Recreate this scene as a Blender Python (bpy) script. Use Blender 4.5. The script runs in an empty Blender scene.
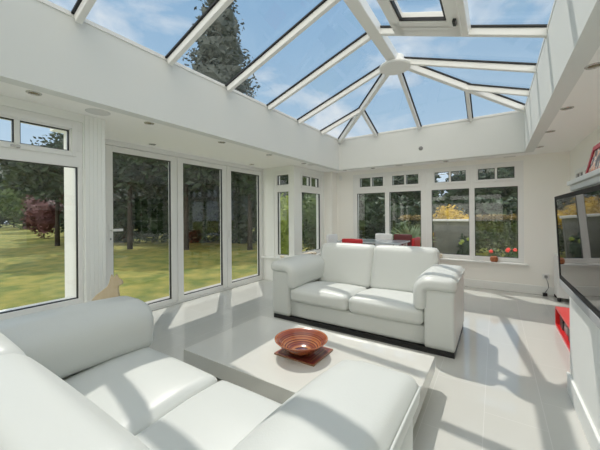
import bpy, bmesh, math, random
from mathutils import Vector, Matrix
S = bpy.context.scene
COL = S.collection
PI = math.pi
# ------------------------------------------------------------------ materials
def mat(name, color, rough=.5, metal=0., spec=.5, coat=0., noise=None, bump=0., bscale=60., emit=None):
    m = bpy.data.materials.new(name); m.use_nodes = True
    nt = m.node_tree; b = nt.nodes['Principled BSDF']
    b.inputs['Base Color'].default_value = (*color, 1)
    b.inputs['Roughness'].default_value = rough
    b.inputs['Metallic'].default_value = metal
    b.inputs['Specular IOR Level'].default_value = spec
    b.inputs['Coat Weight'].default_value = coat
    if noise:                                   # (second colour, scale, detail)
        tc = nt.nodes.new('ShaderNodeTexCoord'); n = nt.nodes.new('ShaderNodeTexNoise')
        n.inputs['Scale'].default_value = noise[1]; n.inputs['Detail'].default_value = noise[2]
        r = nt.nodes.new('ShaderNodeValToRGB')
        r.color_ramp.elements[0].position = .35; r.color_ramp.elements[1].position = .65
        r.color_ramp.elements[0].color = (*color, 1); r.color_ramp.elements[1].color = (*noise[0], 1)
        nt.links.new(tc.outputs['Object'], n.inputs['Vector'])
        nt.links.new(n.outputs['Fac'], r.inputs['Fac']); nt.links.new(r.outputs['Color'], b.inputs['Base Color'])
    if bump:
        tc = nt.nodes.new('ShaderNodeTexCoord'); n = nt.nodes.new('ShaderNodeTexNoise')
        n.inputs['Scale'].default_value = bscale; n.inputs['Detail'].default_value = 4
        k = nt.nodes.new('ShaderNodeBump'); k.inputs['Strength'].default_value = bump; k.inputs['Distance'].default_value = .01
        nt.links.new(tc.outputs['Object'], n.inputs['Vector'])
        nt.links.new(n.outputs['Fac'], k.inputs['Height']); nt.links.new(k.outputs['Normal'], b.inputs['Normal'])
    return m

def glass_mat(name, tint, f0):
    m = bpy.data.materials.new(name); m.use_nodes = True
    nt = m.node_tree; nt.nodes.clear()
    out = nt.nodes.new('ShaderNodeOutputMaterial'); mix = nt.nodes.new('ShaderNodeMixShader')
    tr = nt.nodes.new('ShaderNodeBsdfTransparent'); tr.inputs['Color'].default_value = (*tint, 1)
    gl = nt.nodes.new('ShaderNodeBsdfGlossy'); gl.inputs['Roughness'].default_value = 0.0
    gl.inputs['Color'].default_value = (1, 1, 1, 1)
    lw = nt.nodes.new('ShaderNodeLayerWeight'); lw.inputs['Blend'].default_value = .5
    p = nt.nodes.new('ShaderNodeMath'); p.operation = 'POWER'; p.inputs[1].default_value = 5
    a = nt.nodes.new('ShaderNodeMath'); a.operation = 'MULTIPLY_ADD'; a.inputs[1].default_value = .30; a.inputs[2].default_value = f0
    nt.links.new(lw.outputs['Facing'], p.inputs[0]); nt.links.new(p.outputs[0], a.inputs[0])
    nt.links.new(a.outputs[0], mix.inputs['Fac'])
    nt.links.new(tr.outputs[0], mix.inputs[1]); nt.links.new(gl.outputs[0], mix.inputs[2])
    nt.links.new(mix.outputs[0], out.inputs['Surface'])
    return m

def tile_mat():
    m = mat('floor_tiles', (.74, .73, .70), .07, spec=.75)
    nt = m.node_tree; b = nt.nodes['Principled BSDF']
    tc = nt.nodes.new('ShaderNodeTexCoord'); mp = nt.nodes.new('ShaderNodeMapping')
    mp.inputs['Rotation'].default_value = (0, 0, PI/2); mp.inputs['Location'].default_value = (0, .07, 0)
    br = nt.nodes.new('ShaderNodeTexBrick')
    br.inputs['Scale'].default_value = 1; br.inputs['Brick Width'].default_value = .676; br.inputs['Row Height'].default_value = .338
    br.inputs['Mortar Size'].default_value = .0022; br.inputs['Mortar Smooth'].default_value = .2
    br.inputs['Color1'].default_value = (.60, .595, .555, 1); br.inputs['Color2'].default_value = (.615, .61, .57, 1)
    br.inputs['Mortar'].default_value = (.70, .69, .66, 1)
    nt.links.new(tc.outputs['Object'], mp.inputs['Vector']); nt.links.new(mp.outputs[0], br.inputs['Vector'])
    nt.links.new(br.outputs['Color'], b.inputs['Base Color'])
    return m

def ring_mat(name, kind, scale, cols, rough=.25):
    m = mat(name, cols[0], rough, coat=.5)
    nt = m.node_tree; b = nt.nodes['Principled BSDF']
    tc = nt.nodes.new('ShaderNodeTexCoord'); sp = nt.nodes.new('ShaderNodeSeparateXYZ')
    nt.links.new(tc.outputs['Object'], sp.inputs[0])
    def M(op, *a):
        n = nt.nodes.new('ShaderNodeMath'); n.operation = op
        for i, x in enumerate(a):
            if isinstance(x, (int, float)): n.inputs[i].default_value = x
            else: nt.links.new(x, n.inputs[i])
        return n.outputs[0]
    if kind == 'square':
        v = M('MAXIMUM', M('ABSOLUTE', sp.outputs[0]), M('MULTIPLY', M('ABSOLUTE', sp.outputs[1]), 1.18))
    else:
        v = M('ADD', M('MULTIPLY', sp.outputs[2], 1.0), 0)
    w = M('MULTIPLY', v, scale)
    wn = nt.nodes.new('ShaderNodeTexWhiteNoise'); wn.noise_dimensions = '1D'
    nt.links.new(M('FLOOR', w), wn.inputs['W'])
    r = nt.nodes.new('ShaderNodeValToRGB'); r.color_ramp.interpolation = 'CONSTANT'
    els = r.color_ramp.elements
    els[0].position = 0; els[0].color = (*cols[0], 1); els[1].position = 1/len(cols); els[1].color = (*cols[1], 1)
    for i in range(2, len(cols)):
        e = els.new(i/len(cols)); e.color = (*cols[i], 1)
    nt.links.new(wn.outputs['Value'], r.inputs['Fac']); nt.links.new(r.outputs['Color'], b.inputs['Base Color'])
    return m

M = {}
M['white'] = mat('white_paint', (.84, .85, .82), .6)
M['ceil'] = mat('ceiling_paint', (.91, .905, .88), .7)
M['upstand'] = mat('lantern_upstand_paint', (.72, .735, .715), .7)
M['cream'] = mat('cream_wall_paint', (.90, .885, .835), .7)
M['pvc'] = mat('white_frame', (.82, .82, .80), .3)
M['gasket'] = mat('black_gasket', (.012, .013, .016), .5)
M['tile'] = tile_mat()
M['leather'] = mat('white_leather', (.66, .675, .645), .38, spec=.4, bump=.05, bscale=160)
M['plinth'] = mat('black_plinth', (.012, .012, .012), .35)
M['gloss'] = mat('cream_gloss_lacquer', (.70, .69, .64), .035, spec=.9)
M['black'] = mat('black_plastic', (.012, .012, .013), .3)
M['matte'] = mat('matte_black_plastic', (.006, .006, .007), .55, spec=.3)
M['screen'] = mat('black_glass_screen', (.004, .004, .005), .02, spec=.9)
M['silver'] = mat('silver_trim', (.45, .46, .47), .3, metal=.9)
M['satin'] = mat('satin_silver_trim', (.42, .43, .44), .35, spec=.6)
M['chrome'] = mat('chrome', (.55, .54, .52), .2, metal=1)
M['lampglass'] = mat('halogen_lamp', (.20, .16, .09), .25, metal=.3)
M['red'] = mat('red_plastic', (.72, .02, .02), .3, coat=.3)
M['redfab'] = mat('red_chair_leather', (.52, .015, .02), .4)
M['darkred'] = mat('dark_red_chair_leather', (.12, .015, .018), .45)
M['whitechair'] = mat('white_chair_leather', (.78, .79, .8), .4)
M['tabletop'] = mat('pale_grey_gloss', (.50, .57, .62), .08)
M['frame_red'] = mat('dark_red_frame', (.30, .018, .03), .45)
M['wood'] = mat('pale_wood', (.52, .42, .27), .6, noise=((.58, .48, .33), 18, 3))
M['shell'] = mat('pale_shell', (.75, .62, .45), .5, noise=((.85, .78, .66), 30, 2))
M['terracotta'] = mat('terracotta', (.30, .085, .03), .5, noise=((.42, .15, .05), 40, 2))
M['bowl'] = ring_mat('ringed_bowl_wood', 'z', 190, [(.26, .06, .025), (.40, .12, .04), (.16, .035, .02), (.46, .17, .06), (.30, .075, .03)], .2)
M['mat'] = ring_mat('striped_mat_wood', 'square', 85, [(.17, .03, .025), (.30, .11, .05), (.32, .05, .04), (.13, .03, .03), (.28, .13, .06)], .4)
M['bowlc'] = mat('dark_bowl_centre', (.09, .03, .06), .2, coat=.5)
M['glass'] = glass_mat('window_glass', (.99, .995, .99), .032)
M['roofglass'] = glass_mat('roof_glass', (.97, .97, .965), .03)
M['grille'] = mat('grey_grille', (.66, .66, .645), .8)
M['grey'] = mat('grey_plastic', (.25, .25, .25), .4)
M['lawn'] = mat('lawn', (.10, .135, .015), .9, noise=((.27, .235, .045), 2.2, 9), bump=.6, bscale=40)
M['paving'] = mat('garden_paving', (.34, .33, .31), .8, noise=((.42, .41, .38), 4, 4))
M['bark'] = mat('bark', (.025, .02, .014), .9, noise=((.045, .035, .025), 12, 4))
def leaf(name, a, b, sc=1.2): M[name] = mat(name, a, .6, noise=(b, sc, 3))
leaf('leaf_dark', (.014, .032, .014), (.03, .06, .022))
leaf('leaf_mid', (.035, .075, .02), (.09, .14, .03))
leaf('leaf_light', (.13, .20, .03), (.30, .36, .06))
leaf('leaf_conifer', (.055, .072, .066), (.085, .105, .095))
leaf('leaf_purple', (.07, .025, .03), (.13, .05, .05))
leaf('flower_yellow', (.42, .27, .01), (.62, .42, .02), 5)
leaf('leaf_hedge', (.05, .085, .03), (.12, .14, .06), 2)
leaf('leaf_copper', (.19, .14, .045), (.27, .20, .07), 3)
leaf('leaf_spiky', (.20, .28, .16), (.32, .40, .24), 3)
M['flower_red'] = mat('red_petals', (.85, .05, .03), .5)
M['stone'] = mat('garden_wall_render', (.12, .125, .11), .8, noise=((.17, .17, .15), 3, 4))
M['coping'] = mat('pale_coping', (.62, .62, .60), .7)
M['ext'] = mat('outside_wall_render', (.55, .54, .50), .8)
M['brick'] = mat('far_house_wall', (.40, .28, .20), .8)

# ------------------------------------------------------------------ mesh helpers
def link(name, me, m, parent=None):
    o = bpy.data.objects.new(name, me); COL.objects.link(o)
    if m is not None:
        for x in (m if isinstance(m, (list, tuple)) else [m]): me.materials.append(x)
    if parent is not None: o.parent = parent
    return o
def obj(name, bm, m, parent=None, smooth=False, bevel=0, loc=None, seg=2):
    bmesh.ops.recalc_face_normals(bm, faces=bm.faces[:])
    me = bpy.data.meshes.new(name); bm.to_mesh(me); bm.free()
    if smooth:
        for p in me.polygons: p.use_smooth = True
    o = link(name, me, m, parent)
    if loc is not None: o.location = loc
    if bevel:
        b = o.modifiers.new('bevel', 'BEVEL'); b.width = bevel; b.segments = seg; b.limit_method = 'ANGLE'; b.angle_limit = .6
        for p in me.polygons: p.use_smooth = False
    return o
def B(*boxes):                                  # boxes: (x0,x1,y0,y1,z0,z1)
    bm = bmesh.new()
    for b in boxes: add_box(bm, *b)
    return bm
def add_box(bm, x0, x1, y0, y1, z0, z1, mi=0):
    v = [bm.verts.new((x, y, z)) for x in (x0, x1) for y in (y0, y1) for z in (z0, z1)]
    for f in ((0, 1, 3, 2), (4, 6, 7, 5), (0, 4, 5, 1), (2, 3, 7, 6), (0, 2, 6, 4), (1, 5, 7, 3)):
        fc = bm.faces.new([v[i] for i in f]); fc.material_index = mi
def add_bar(bm, p0, p1, w, h, up=(0, 0, 1), off=0, mi=0):   # box along p0->p1; top surface at the line + off along up
    p0, p1 = Vector(p0), Vector(p1); d = (p1-p0).normalized(); up = Vector(up)
    s = d.cross(up).normalized(); n = s.cross(d).normalized()
    if n.dot(up) < 0: n = -n
    v = [bm.verts.new(p + s*a*w/2 + n*(off + b)) for p in (p0, p1) for a in (-1, 1) for b in (-h, 0)]
    for f in ((0, 1, 3, 2), (4, 6, 7, 5), (0, 4, 5, 1), (2, 3, 7, 6), (0, 2, 6, 4), (1, 5, 7, 3)):
        fc = bm.faces.new([v[i] for i in f]); fc.material_index = mi
def add_prism(bm, pts, n, t):                   # slab: polygon pts extruded by t along n
    n = Vector(n).normalized()
    a = [bm.verts.new(Vector(p)) for p in pts]; b = [bm.verts.new(Vector(p) + n*t) for p in pts]
    bm.faces.new(a); bm.faces.new(b[::-1]); k = len(a)
    for i in range(k): bm.faces.new((a[i], b[i], b[(i+1) % k], a[(i+1) % k]))
def add_lathe(bm, prof, seg=32, loc=(0, 0, 0), cap=True):
    rings = []
    for r, z in prof:
        rings.append([bm.verts.new((loc[0]+r*math.cos(2*PI*i/seg), loc[1]+r*math.sin(2*PI*i/seg), loc[2]+z)) for i in range(seg)])
    for a, b in zip(rings, rings[1:]):
        for i in range(seg): bm.faces.new((a[i], a[(i+1) % seg], b[(i+1) % seg], b[i]))
    if cap:
        bm.faces.new(rings[0]); bm.faces.new(rings[-1])
def add_tube(bm, pts, r, seg=8):
    pts = [Vector(p) for p in pts]; rings = []
    rr = r if isinstance(r, (list, tuple)) else [r]*len(pts)
    for i, p in enumerate(pts):
        t = (pts[min(i+1, len(pts)-1)] - pts[max(i-1, 0)]).normalized()
        a = t.cross(Vector((0, 0, 1)) if abs(t.z) < .95 else Vector((1, 0, 0))).normalized(); b = t.cross(a)
        rings.append([bm.verts.new(p + (a*math.cos(2*PI*k/seg) + b*math.sin(2*PI*k/seg))*rr[i]) for k in range(seg)])
    for a, b in zip(rings, rings[1:]):
        for i in range(seg): bm.faces.new((a[i], a[(i+1) % seg], b[(i+1) % seg], b[i]))
    bm.faces.new(rings[0]); bm.faces.new(rings[-1])
def pillow(dx, dy, dz, r, puff=(0, 0, 0), n=14, warp=None, crease=0):
    """rounded, puffed cushion centred at the origin; dx,dy,dz full sizes"""
    bm = bmesh.new(); h = Vector((dx/2, dy/2, dz/2)); seen = {}
    def tr(c):
        p = Vector([c[i]*h[i] for i in range(3)])
        core = Vector([max(-(h[i]-r), min(h[i]-r, p[i])) for i in range(3)])
        d = p - core
        q = core + d.normalized()*r if d.length > 1e-9 else p
        u = [abs(c[i]) for i in range(3)]
        for i in range(3):
            j, k = (i+1) % 3, (i+2) % 3
            q[i] += (1 if c[i] > 0 else -1 if c[i] < 0 else 0)*u[i]*puff[i]*(1-u[j]**2.4)*(1-u[k]**2.4)
        return warp(q) if warp else q
    def V(c):
        key = tuple(round(x, 5) for x in c)
        if key not in seen: seen[key] = bm.verts.new(tr(c))
        return seen[key]
    g = [-1 + 2*i/n for i in range(n+1)]
    g = [math.copysign(abs(t)**.75, t) if t else 0 for t in g]
    for ax in range(3):
        for s in (-1, 1):
            for i in range(n):
                for j in range(n):
                    q = []
                    for a, b in ((i, j), (i+1, j), (i+1, j+1), (i, j+1)):
                        c = [0, 0, 0]; c[ax] = s; c[(ax+1) % 3] = g[a]; c[(ax+2) % 3] = g[b]; q.append(V(c))
                    bm.faces.new(q)
    return bm
def empty(name, loc=(0, 0, 0), rz=0):
    o = bpy.data.objects.new(name, None); COL.objects.link(o); o.location = loc; o.rotation_euler = (0, 0, rz)
    o.empty_display_size = .1
    return o
def tag(o, label, cat, group=None, kind=None):
    o['label'] = label; o['category'] = cat
    if group: o['group'] = group
    if kind: o['kind'] = kind
    return o
def struct(o):
    o['kind'] = 'structure'; return o
def dup(root, loc, rz, label=None, group=None):
    def cp(o, par):
        c = o.copy(); COL.objects.link(c)
        if par is not None: c.parent = par
        for ch in list(o.children): cp(ch, c)
        return c
    r = cp(root, None); r.location = loc; r.rotation_euler = (0, 0, rz)
    if label: r['label'] = label
    if group: r['group'] = group
    return r

# ------------------------------------------------------------------ dimensions
ZC = 2.33                       # ceiling
XL, XD, XR = -3.29, -4.08, 1.0  # left wall, door bay, right wall
YB, YF = 6.29, -2.2             # back wall, wall behind the camera
YR1, YR0 = 4.784, 1.418          # inner faces of the bay's two returns
OX0, OX1, OY0, OY1 = -2.85, .40, -1.41, 5.90   # lantern opening
ZU = 3.0                      # top of the upstand
T = .16
# floor (L-shaped with the bay)
struct(obj('floor', B((XL-.1, XR+T, YF-T, YB+T, -.12, 0), (XD-.1, XL-.1, YR0-.1, YR1+.1, -.12, 0)), M['tile']))
struct(obj('ceiling', B((XL-T, OX0-.12, YF-T, YB+T, ZC, ZC+.14), (XD-T, XL-T, YR0-T, YR1+T, ZC, ZC+.14), (OX1+.12, XR+T, YF-T, YB+T, ZC, ZC+.14),
    (OX0-.12, OX1+.12, OY1+.12, YB+T, ZC, ZC+.14), (OX0-.12, OX1+.12, YF-T, OY0-.12, ZC, ZC+.14)), M['ceil']))
def trim(i, bm, m='white', bevel=0, label=None):
    o = struct(obj('trim_%d' % i, bm, M[m], bevel=bevel)); return o
# lantern upstand, four sides
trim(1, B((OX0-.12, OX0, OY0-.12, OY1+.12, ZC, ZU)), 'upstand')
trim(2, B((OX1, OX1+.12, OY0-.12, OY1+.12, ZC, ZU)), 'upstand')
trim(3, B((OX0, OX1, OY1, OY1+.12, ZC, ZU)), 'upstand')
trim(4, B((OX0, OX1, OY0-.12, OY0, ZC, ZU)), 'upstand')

# ------------------------------------------------------------------ walls
ZS, ZT = .50, 2.25              # window frame bottom and top
WB = [(-2.70, -1.16), (-1.13, .41)]              # (kept for reference of the two back window pairs)
WX0, WX1 = -2.70, .41
struct(obj('wall_back', B((XL-T, WX0, YB, YB+T, 0, ZC), (WX1, XR+T, YB, YB+T, 0, ZC), (WX0, WX1, YB, YB+T, 0, ZS), (WX0, WX1, YB, YB+T, ZT, ZC)), M['cream']))
struct(obj('wall_right', B((XR, XR+T, YF-T, YB, 0, ZC)), M['cream']))
struct(obj('wall_front', B((XL-T, -2.9, YF-T, YF, 0, ZC), (.35, XR, YF-T, YF, 0, ZC), (-2.9, .35, YF-T, YF, 0, ZS), (-2.9, .35, YF-T, YF, ZT, ZC)), M['cream']))
W2 = (5.03, 5.92); WL = (.30, 1.225)
struct(obj('wall_left', B((XL-T, XL, YR1+T, W2[0], 0, ZC), (XL-T, XL, W2[1], YB, 0, ZC), (XL-T, XL, W2[0], W2[1], 0, ZS), (XL-T, XL, W2[0], W2[1], ZT, ZC),
    (XL-T, XL, YF, -1.9, 0, ZC), (XL-T, XL, -1.9, .1, 0, ZS), (XL-T, XL, -1.9, .1, ZT, ZC), (XL-T, XL, .1, WL[0], 0, ZC), (XL-T, XL, WL[0], WL[1], 0, ZS), (XL-T, XL, WL[0], WL[1], ZT, ZC), (XL-T, XL, WL[1], YR0, 0, ZC)), M['white']))
NW = (-3.79, -3.385)            # narrow window in the far return
struct(obj('wall_left_return', B((XD-T, NW[0], YR1, YR1+T, 0, ZC), (NW[1], XL, YR1, YR1+T, 0, ZC), (NW[0], NW[1], YR1, YR1+T, 0, ZS), (NW[0], NW[1], YR1, YR1+T, ZT, ZC)), M['white']))
struct(obj('wall_left_near_return', B((XD-.12, XL-T, YR0-.045, YR0, 0, ZC)), M['white']))
# breast that carries the television
YBR = 2.98; XBR = .465
struct(obj('wall_right_breast', B((XBR, XR, YF, YBR, 0, 1.46)), M['white']))
# fluted pilaster
bm = bmesh.new()
for k in range(5): add_box(bm, XL, XL+.012, 1.238+.036*k, 1.238+.036*k+.034, 0, ZC)
add_box(bm, XL, XL+.008, 1.236, YR0, 0, ZC)
trim(5, bm, 'white', .003)
# boxed-in corner column
trim(7, B((XL, -3.10, 6.02, YB, 0, ZC)), 'cream')
# skirtings
def skirt(name, *boxes): struct(obj(name, B(*boxes), M['white'], bevel=.006))
skirt('baseboard_back', (-3.10, XR-.018, YB-.018, YB, 0, .145))
skirt('baseboard_right', (XR-.018, XR, YBR+.018, 4.73, 0, .145), (XR-.018, XR, 5.79, YB-.018, 0, .145))
skirt('baseboard_breast', (XBR-.018, XBR, YF, YBR+.018, 0, .145), (XBR, XR-.018, YBR, YBR+.018, 0, .145))
skirt('baseboard_left', (XL, XL+.018, YR1, 6.02, 0, .145))
skirt('baseboard_left_near', (XL, XL+.018, YF, 1.24, 0, .145))

# ------------------------------------------------------------------ windows
class Fr:
    """maps wall coordinates (a along the wall, d towards the room, z) to world boxes"""
    def __init__(s, axis, plane, sign): s.ax, s.p, s.s = axis, plane, sign
    def box(s, bm, a0, a1, d0, d1, z0, z1):
        q = sorted((s.p + s.s*d0, s.p + s.s*d1))
        if s.ax == 'x': add_box(bm, a0, a1, q[0], q[1], z0, z1)
        else: add_box(bm, q[0], q[1], a0, a1, z0, z1)
def window(i, fr, a0, a1, panes, top_panes, zb=.575, zm=1.82, zt0=1.965, zt1=2.16, sill=None, label='', z0=ZS, z1=ZT):
    """panes/top_panes: lists of (a0,a1) glass openings; frame fills the rest"""
    w = struct(empty('window_%d' % i)); w['label'] = label
    f = bmesh.new()
    def strips(ops, zlo, zhi, d0, d1):
        e = a0
        for p, q in ops:
            if p > e + 1e-4: fr.box(f, e, p, d0, d1, zlo, zhi)
            e = q
        if a1 > e + 1e-4: fr.box(f, e, a1, d0, d1, zlo, zhi)
    fr.box(f, a0, a1, -.11, -.01, z0, zb)
    strips(panes, zb, zm, -.11, -.01)
    fr.box(f, a0, a1, -.11, -.01, zm, zt0)
    strips(top_panes, zt0, zt1, -.11, -.01)
    fr.box(f, a0, a1, -.11, -.01, zt1, z1)
    obj('window_frame', f, M['pvc'], w, bevel=.004)
    g = bmesh.new()                              # dark gaskets round each glass
    for lst, lo, hi in ((panes, zb, zm), (top_panes, zt0, zt1)):
        for p, q in lst:
            for bx in ((p, p+.007, lo, hi), (q-.007, q, lo, hi), (p+.007, q-.007, lo, lo+.007), (p+.007, q-.007, hi-.007, hi)):
                fr.box(g, bx[0], bx[1], -.055, -.026, bx[2], bx[3])
    obj('gasket', g, M['gasket'], w)
    for lst, lo, hi in ((panes, zb, zm), (top_panes, zt0, zt1)):
        for p, q in lst:
            x = bmesh.new(); fr.box(x, p, q, -.050, -.034, lo, hi); obj('glass_pane', x, M['glass'], w)
    for p, q in top_panes and [(top_panes[0][0], top_panes[-1][1])] or []:   # top-hung sash: a raised frame and a handle
        s = bmesh.new(); e = .05
        fr.box(s, p-e, p-.012, -.01, .006, zt0-e, zt1+e); fr.box(s, q+.012, q+e, -.01, .006, zt0-e, zt1+e)
        fr.box(s, p-.012, q+.012, -.01, .006, zt1+.012, zt1+e); fr.box(s, p-.012, q+.012, -.01, .006, zt0-e, zt0-.012)
        obj('top_sash', s, M['pvc'], w, bevel=.004)
        h = bmesh.new(); c = (p+q)/2
        fr.box(h, c-.012, c+.012, .006, .018, zt0-.045, zt0-.018); fr.box(h, c-.05, c+.012, .018, .028, zt0-.04, zt0-.024)
        obj('window_handle', h, M['chrome'] if i == 1 else M['pvc'], w, bevel=.003)
    if sill:
        s = bmesh.new(); fr.box(s, sill[0], sill[1], 0, .085, z0-.03, z0-.002)
        obj('window_sill', s, M['pvc'], w, bevel=.006)
    return w
LF = Fr('y', XL, 1); BF = Fr('x', YB, -1); RF = Fr('x', YR1, -1)
window(1, LF, WL[0], WL[1], [(.33, 1.19)], [(.40, .745), (.78, 1.125)], sill=(WL[0]-.05, 1.235), label='large window left of the doors')
window(2, RF, NW[0], NW[1], [(-3.71, -3.43)], [(-3.71, -3.43)], zb=.545, sill=(XD+.03, XL+.05), label='narrow window in the return wall past the doors')
window(3, LF, W2[0], W2[1], [(5.085, 5.85)], [(5.10, 5.43), (5.47, 5.80)], sill=(W2[0]-.05, W2[1]+.05), label='window beside the back left corner')
def back_pair(i, a0, a1, l, r, lt, rt, sill, label):
    return window(i, BF, a0, a1, [l, r], [lt[0], lt[1], rt[0], rt[1]], sill=sill, label=label)
# four lights, each its own unit
window(4, BF, WX0, -1.922, [(-2.60, -1.968)], [(-2.535, -2.29), (-2.255, -2.01)], sill=(WX0-.05, -1.922), label='back window nearest the left corner')
window(5, BF, -1.922, -1.14, [(-1.876, -1.242)], [(-1.81, -1.565), (-1.53, -1.29)], sill=(-1.922, -1.14), label='back window behind the dining table')
window(6, BF, -1.14, -.355, [(-1.042, -.399)], [(-.985, -.735), (-.70, -.45)], sill=(-1.14, -.355), label='back window with the yellow bush outside')
window(7, BF, -.355, WX1, [(-.312, .33)], [(-.255, .0), (.035, .285)], sill=(-.355, WX1+.05), label='back window nearest the right wall')

# unseen windows behind the viewer, added to brighten the room: left and front wall
window(9, LF, -1.9, .1, [(-1.83, -.94), (-.86, .03)], [(-1.77, -.97), (-.83, -.03)], sill=(-1.95, .12), label='unseen window added in the left wall behind the viewer')
window(10, Fr('x', YF, 1), -2.9, .35, [(-2.83, -1.83), (-1.77, -.77), (-.71, .28)], [(-2.77, -1.89), (-1.71, -.83), (-.65, .22)], sill=(-2.95, .40), label='unseen window added in the wall behind the viewer for fill light')
o = bmesh.new(); add_box(o, XL-T-.14, XL-.115, .22, 1.30, .50, .545); obj('outer_sill', o, M['pvc'], bpy.data.objects['window_1'], bevel=.004)
# ------------------------------------------------------------------ folding doors
DF = Fr('y', XD, 1)
gl = [(1.854, 2.675), (2.88, 3.69), (3.895, 4.69)]
edges = [1.765, 2.777, 3.79, 4.784]
fm = bmesh.new()
DF.box(fm, YR0, 1.765, -.12, 0, 0, ZC); DF.box(fm, 1.765, 4.784, -.12, 0, 2.262, ZC); DF.box(fm, 1.765, 4.784, -.12, -.0, 0, .028)
struct(obj('trim_6', fm, M['pvc'], bevel=.004))
for i, (p, q) in enumerate(gl):
    d = struct(empty('door_%d' % (i+1)))
    a0, a1 = edges[i]+.004, edges[i+1]-.004
    f = bmesh.new()
    for b in ((a0, p, .03, 2.258), (q, a1, .03, 2.258), (p, q, .03, .095), (p, q, 2.183, 2.258)): DF.box(f, b[0], b[1], -.09, -.012, b[2], b[3])
    obj('door_frame', f, M['pvc'], d, bevel=.004)
    g = bmesh.new()
    for bx in ((p, p+.008, .095, 2.183), (q-.008, q, .095, 2.183), (p+.008, q-.008, .095, .103), (p+.008, q-.008, 2.175, 2.183)): DF.box(g, bx[0], bx[1], -.066, -.028, bx[2], bx[3])
    obj('gasket', g, M['gasket'], d)
    x = bmesh.new(); DF.box(x, p, q, -.058, -.040, .095, 2.183); obj('glass_pane', x, M['glass'], d)
    if i == 0:
        h = bmesh.new(); DF.box(h, 1.80, 1.835, -.012, -.002, 1.02, 1.24); obj('handle_plate', h, M['pvc'], d, bevel=.004)
        h = bmesh.new(); DF.box(h, 1.808, 1.828, -.002, .045, 1.165, 1.185); DF.box(h, 1.808, 1.945, .035, .056, 1.16, 1.19); obj('door_handle', h, M['pvc'], d, bevel=.005)
        h = bmesh.new(); DF.box(h, 1.812, 1.824, -.002, .004, 1.05, 1.075); obj('keyhole', h, M['grey'], d)
    if i == 2:
        h = bmesh.new(); DF.box(h, 3.825, 3.85, -.012, .01, .95, 1.08); obj('door_handle', h, M['pvc'], d, bevel=.004)

# dark glazed double doors in the right wall (seen mirrored in the glass of the folding doors)
d = struct(empty('door_4'))
f = bmesh.new()
for y0, y1 in ((4.74, 4.80), (5.20, 5.32), (5.72, 5.78)): add_box(f, XR-.03, XR, y0, y1, 0, 1.96)
for y0, y1 in ((4.80, 5.20), (5.32, 5.72)):
    for z0, z1 in ((0, .16), (1.90, 1.96)): add_box(f, XR-.03, XR, y0, y1, z0, z1)
    for k in range(1, 5): add_box(f, XR-.025, XR-.006, y0, y1, .16+.348*k-.01, .16+.348*k+.01)
    add_box(f, XR-.026, XR-.006, (y0+y1)/2-.01, (y0+y1)/2+.01, .16, 1.90)
obj('door_frame', f, M['white'], d)
for y0, y1 in ((4.80, 5.20), (5.32, 5.72)): obj('dark_pane', B((XR-.012, XR-.001, y0, y1, .16, 1.90)), M['screen'], d)
# ------------------------------------------------------------------ roof lantern
LX0, LX1 = OX0+.01, .49          # glazing springs from here; the right eave sits a little outside the upstand face
XM = (LX0+LX1)/2; RUN = XM-LX0; RY = 1.625; ZR = 3.585
BX, BAY = RUN/2, RY/2; YA = OY1-RY; YZ = OY0+RY
sl = (ZR-ZU)/RUN; sly = (ZR-ZU)/RY
lan = struct(empty('window_8', (0, 0, 0))); lan['label'] = 'glazed roof lantern over the room'
def zat(dist): return ZU + sl*dist
def zay(dist): return ZU + sly*dist
bars = []
nl = Vector((-sl, 0, 1)).normalized(); nr = Vector((sl, 0, 1)).normalized(); nb = Vector((0, sly, 1)).normalized(); nf = Vector((0, -sly, 1)).normalized()
def rafter(p0, p1, up, name='rafter', w=.05, h=.07):
    bm = bmesh.new(); add_bar(bm, p0, p1, w, h, up, -.016); o = obj(name, bm, M['pvc'], lan, bevel=.006)
    bm = bmesh.new(); add_bar(bm, p0, p1, w+.036, .015, up, 0); obj('gasket', bm, M['gasket'], o)
    return o
ys = []
y = YA
while y > YZ + .02: ys.append(y); y -= BAY
ys.append(YZ)
PL = lambda d, y: (LX0+d, y, zat(d))
PR = lambda d, y: (LX1-d, y, zat(d))
PB = lambda x, d: (x, OY1-d, zay(d))
PF = lambda x, d: (x, OY0+d, zay(d))
for y in ys:
    rafter(PL(0, y), PL(RUN, y), nl); rafter(PR(0, y), PR(RUN, y), nr)
for yy in (OY1-BAY, OY0+BAY):
    rafter(PL(0, yy), PL(BX, yy), nl); rafter(PR(0, yy), PR(BX, yy), nr)
rafter(PB(XM, 0), PB(XM, RY), nb); rafter(PF(XM, 0), PF(XM, RY), nf)
for xx in (LX0+BX, LX1-BX):
    rafter(PB(xx, 0), PB(xx, BAY), nb); rafter(PF(xx, 0), PF(xx, BAY), nf)
for cx, sx in ((LX0, 1), (LX1, -1)):
    rafter((cx, OY1, ZU), (XM, YA, ZR), (0, 0, 1), 'hip_rafter', .066, .085); rafter((cx, OY0, ZU), (XM, YZ, ZR), (0, 0, 1), 'hip_rafter', .066, .085)
bm = bmesh.new(); add_bar(bm, (XM, YZ, ZR), (XM, YA, ZR), .13, .13, (0, 0, 1), .01); obj('ridge_beam', bm, M['pvc'], lan, bevel=.01)
for yy in (YA, YZ):
    bm = bmesh.new(); add_lathe(bm, [(.02, -.165), (.20, -.163), (.22, -.15), (.22, -.125), (.16, -.11), (.12, .0)], 32, (XM, yy, ZR)); obj('ridge_boss', bm, M['pvc'], lan, bevel=.008)
bm = bmesh.new()                                 # eaves beam
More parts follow.
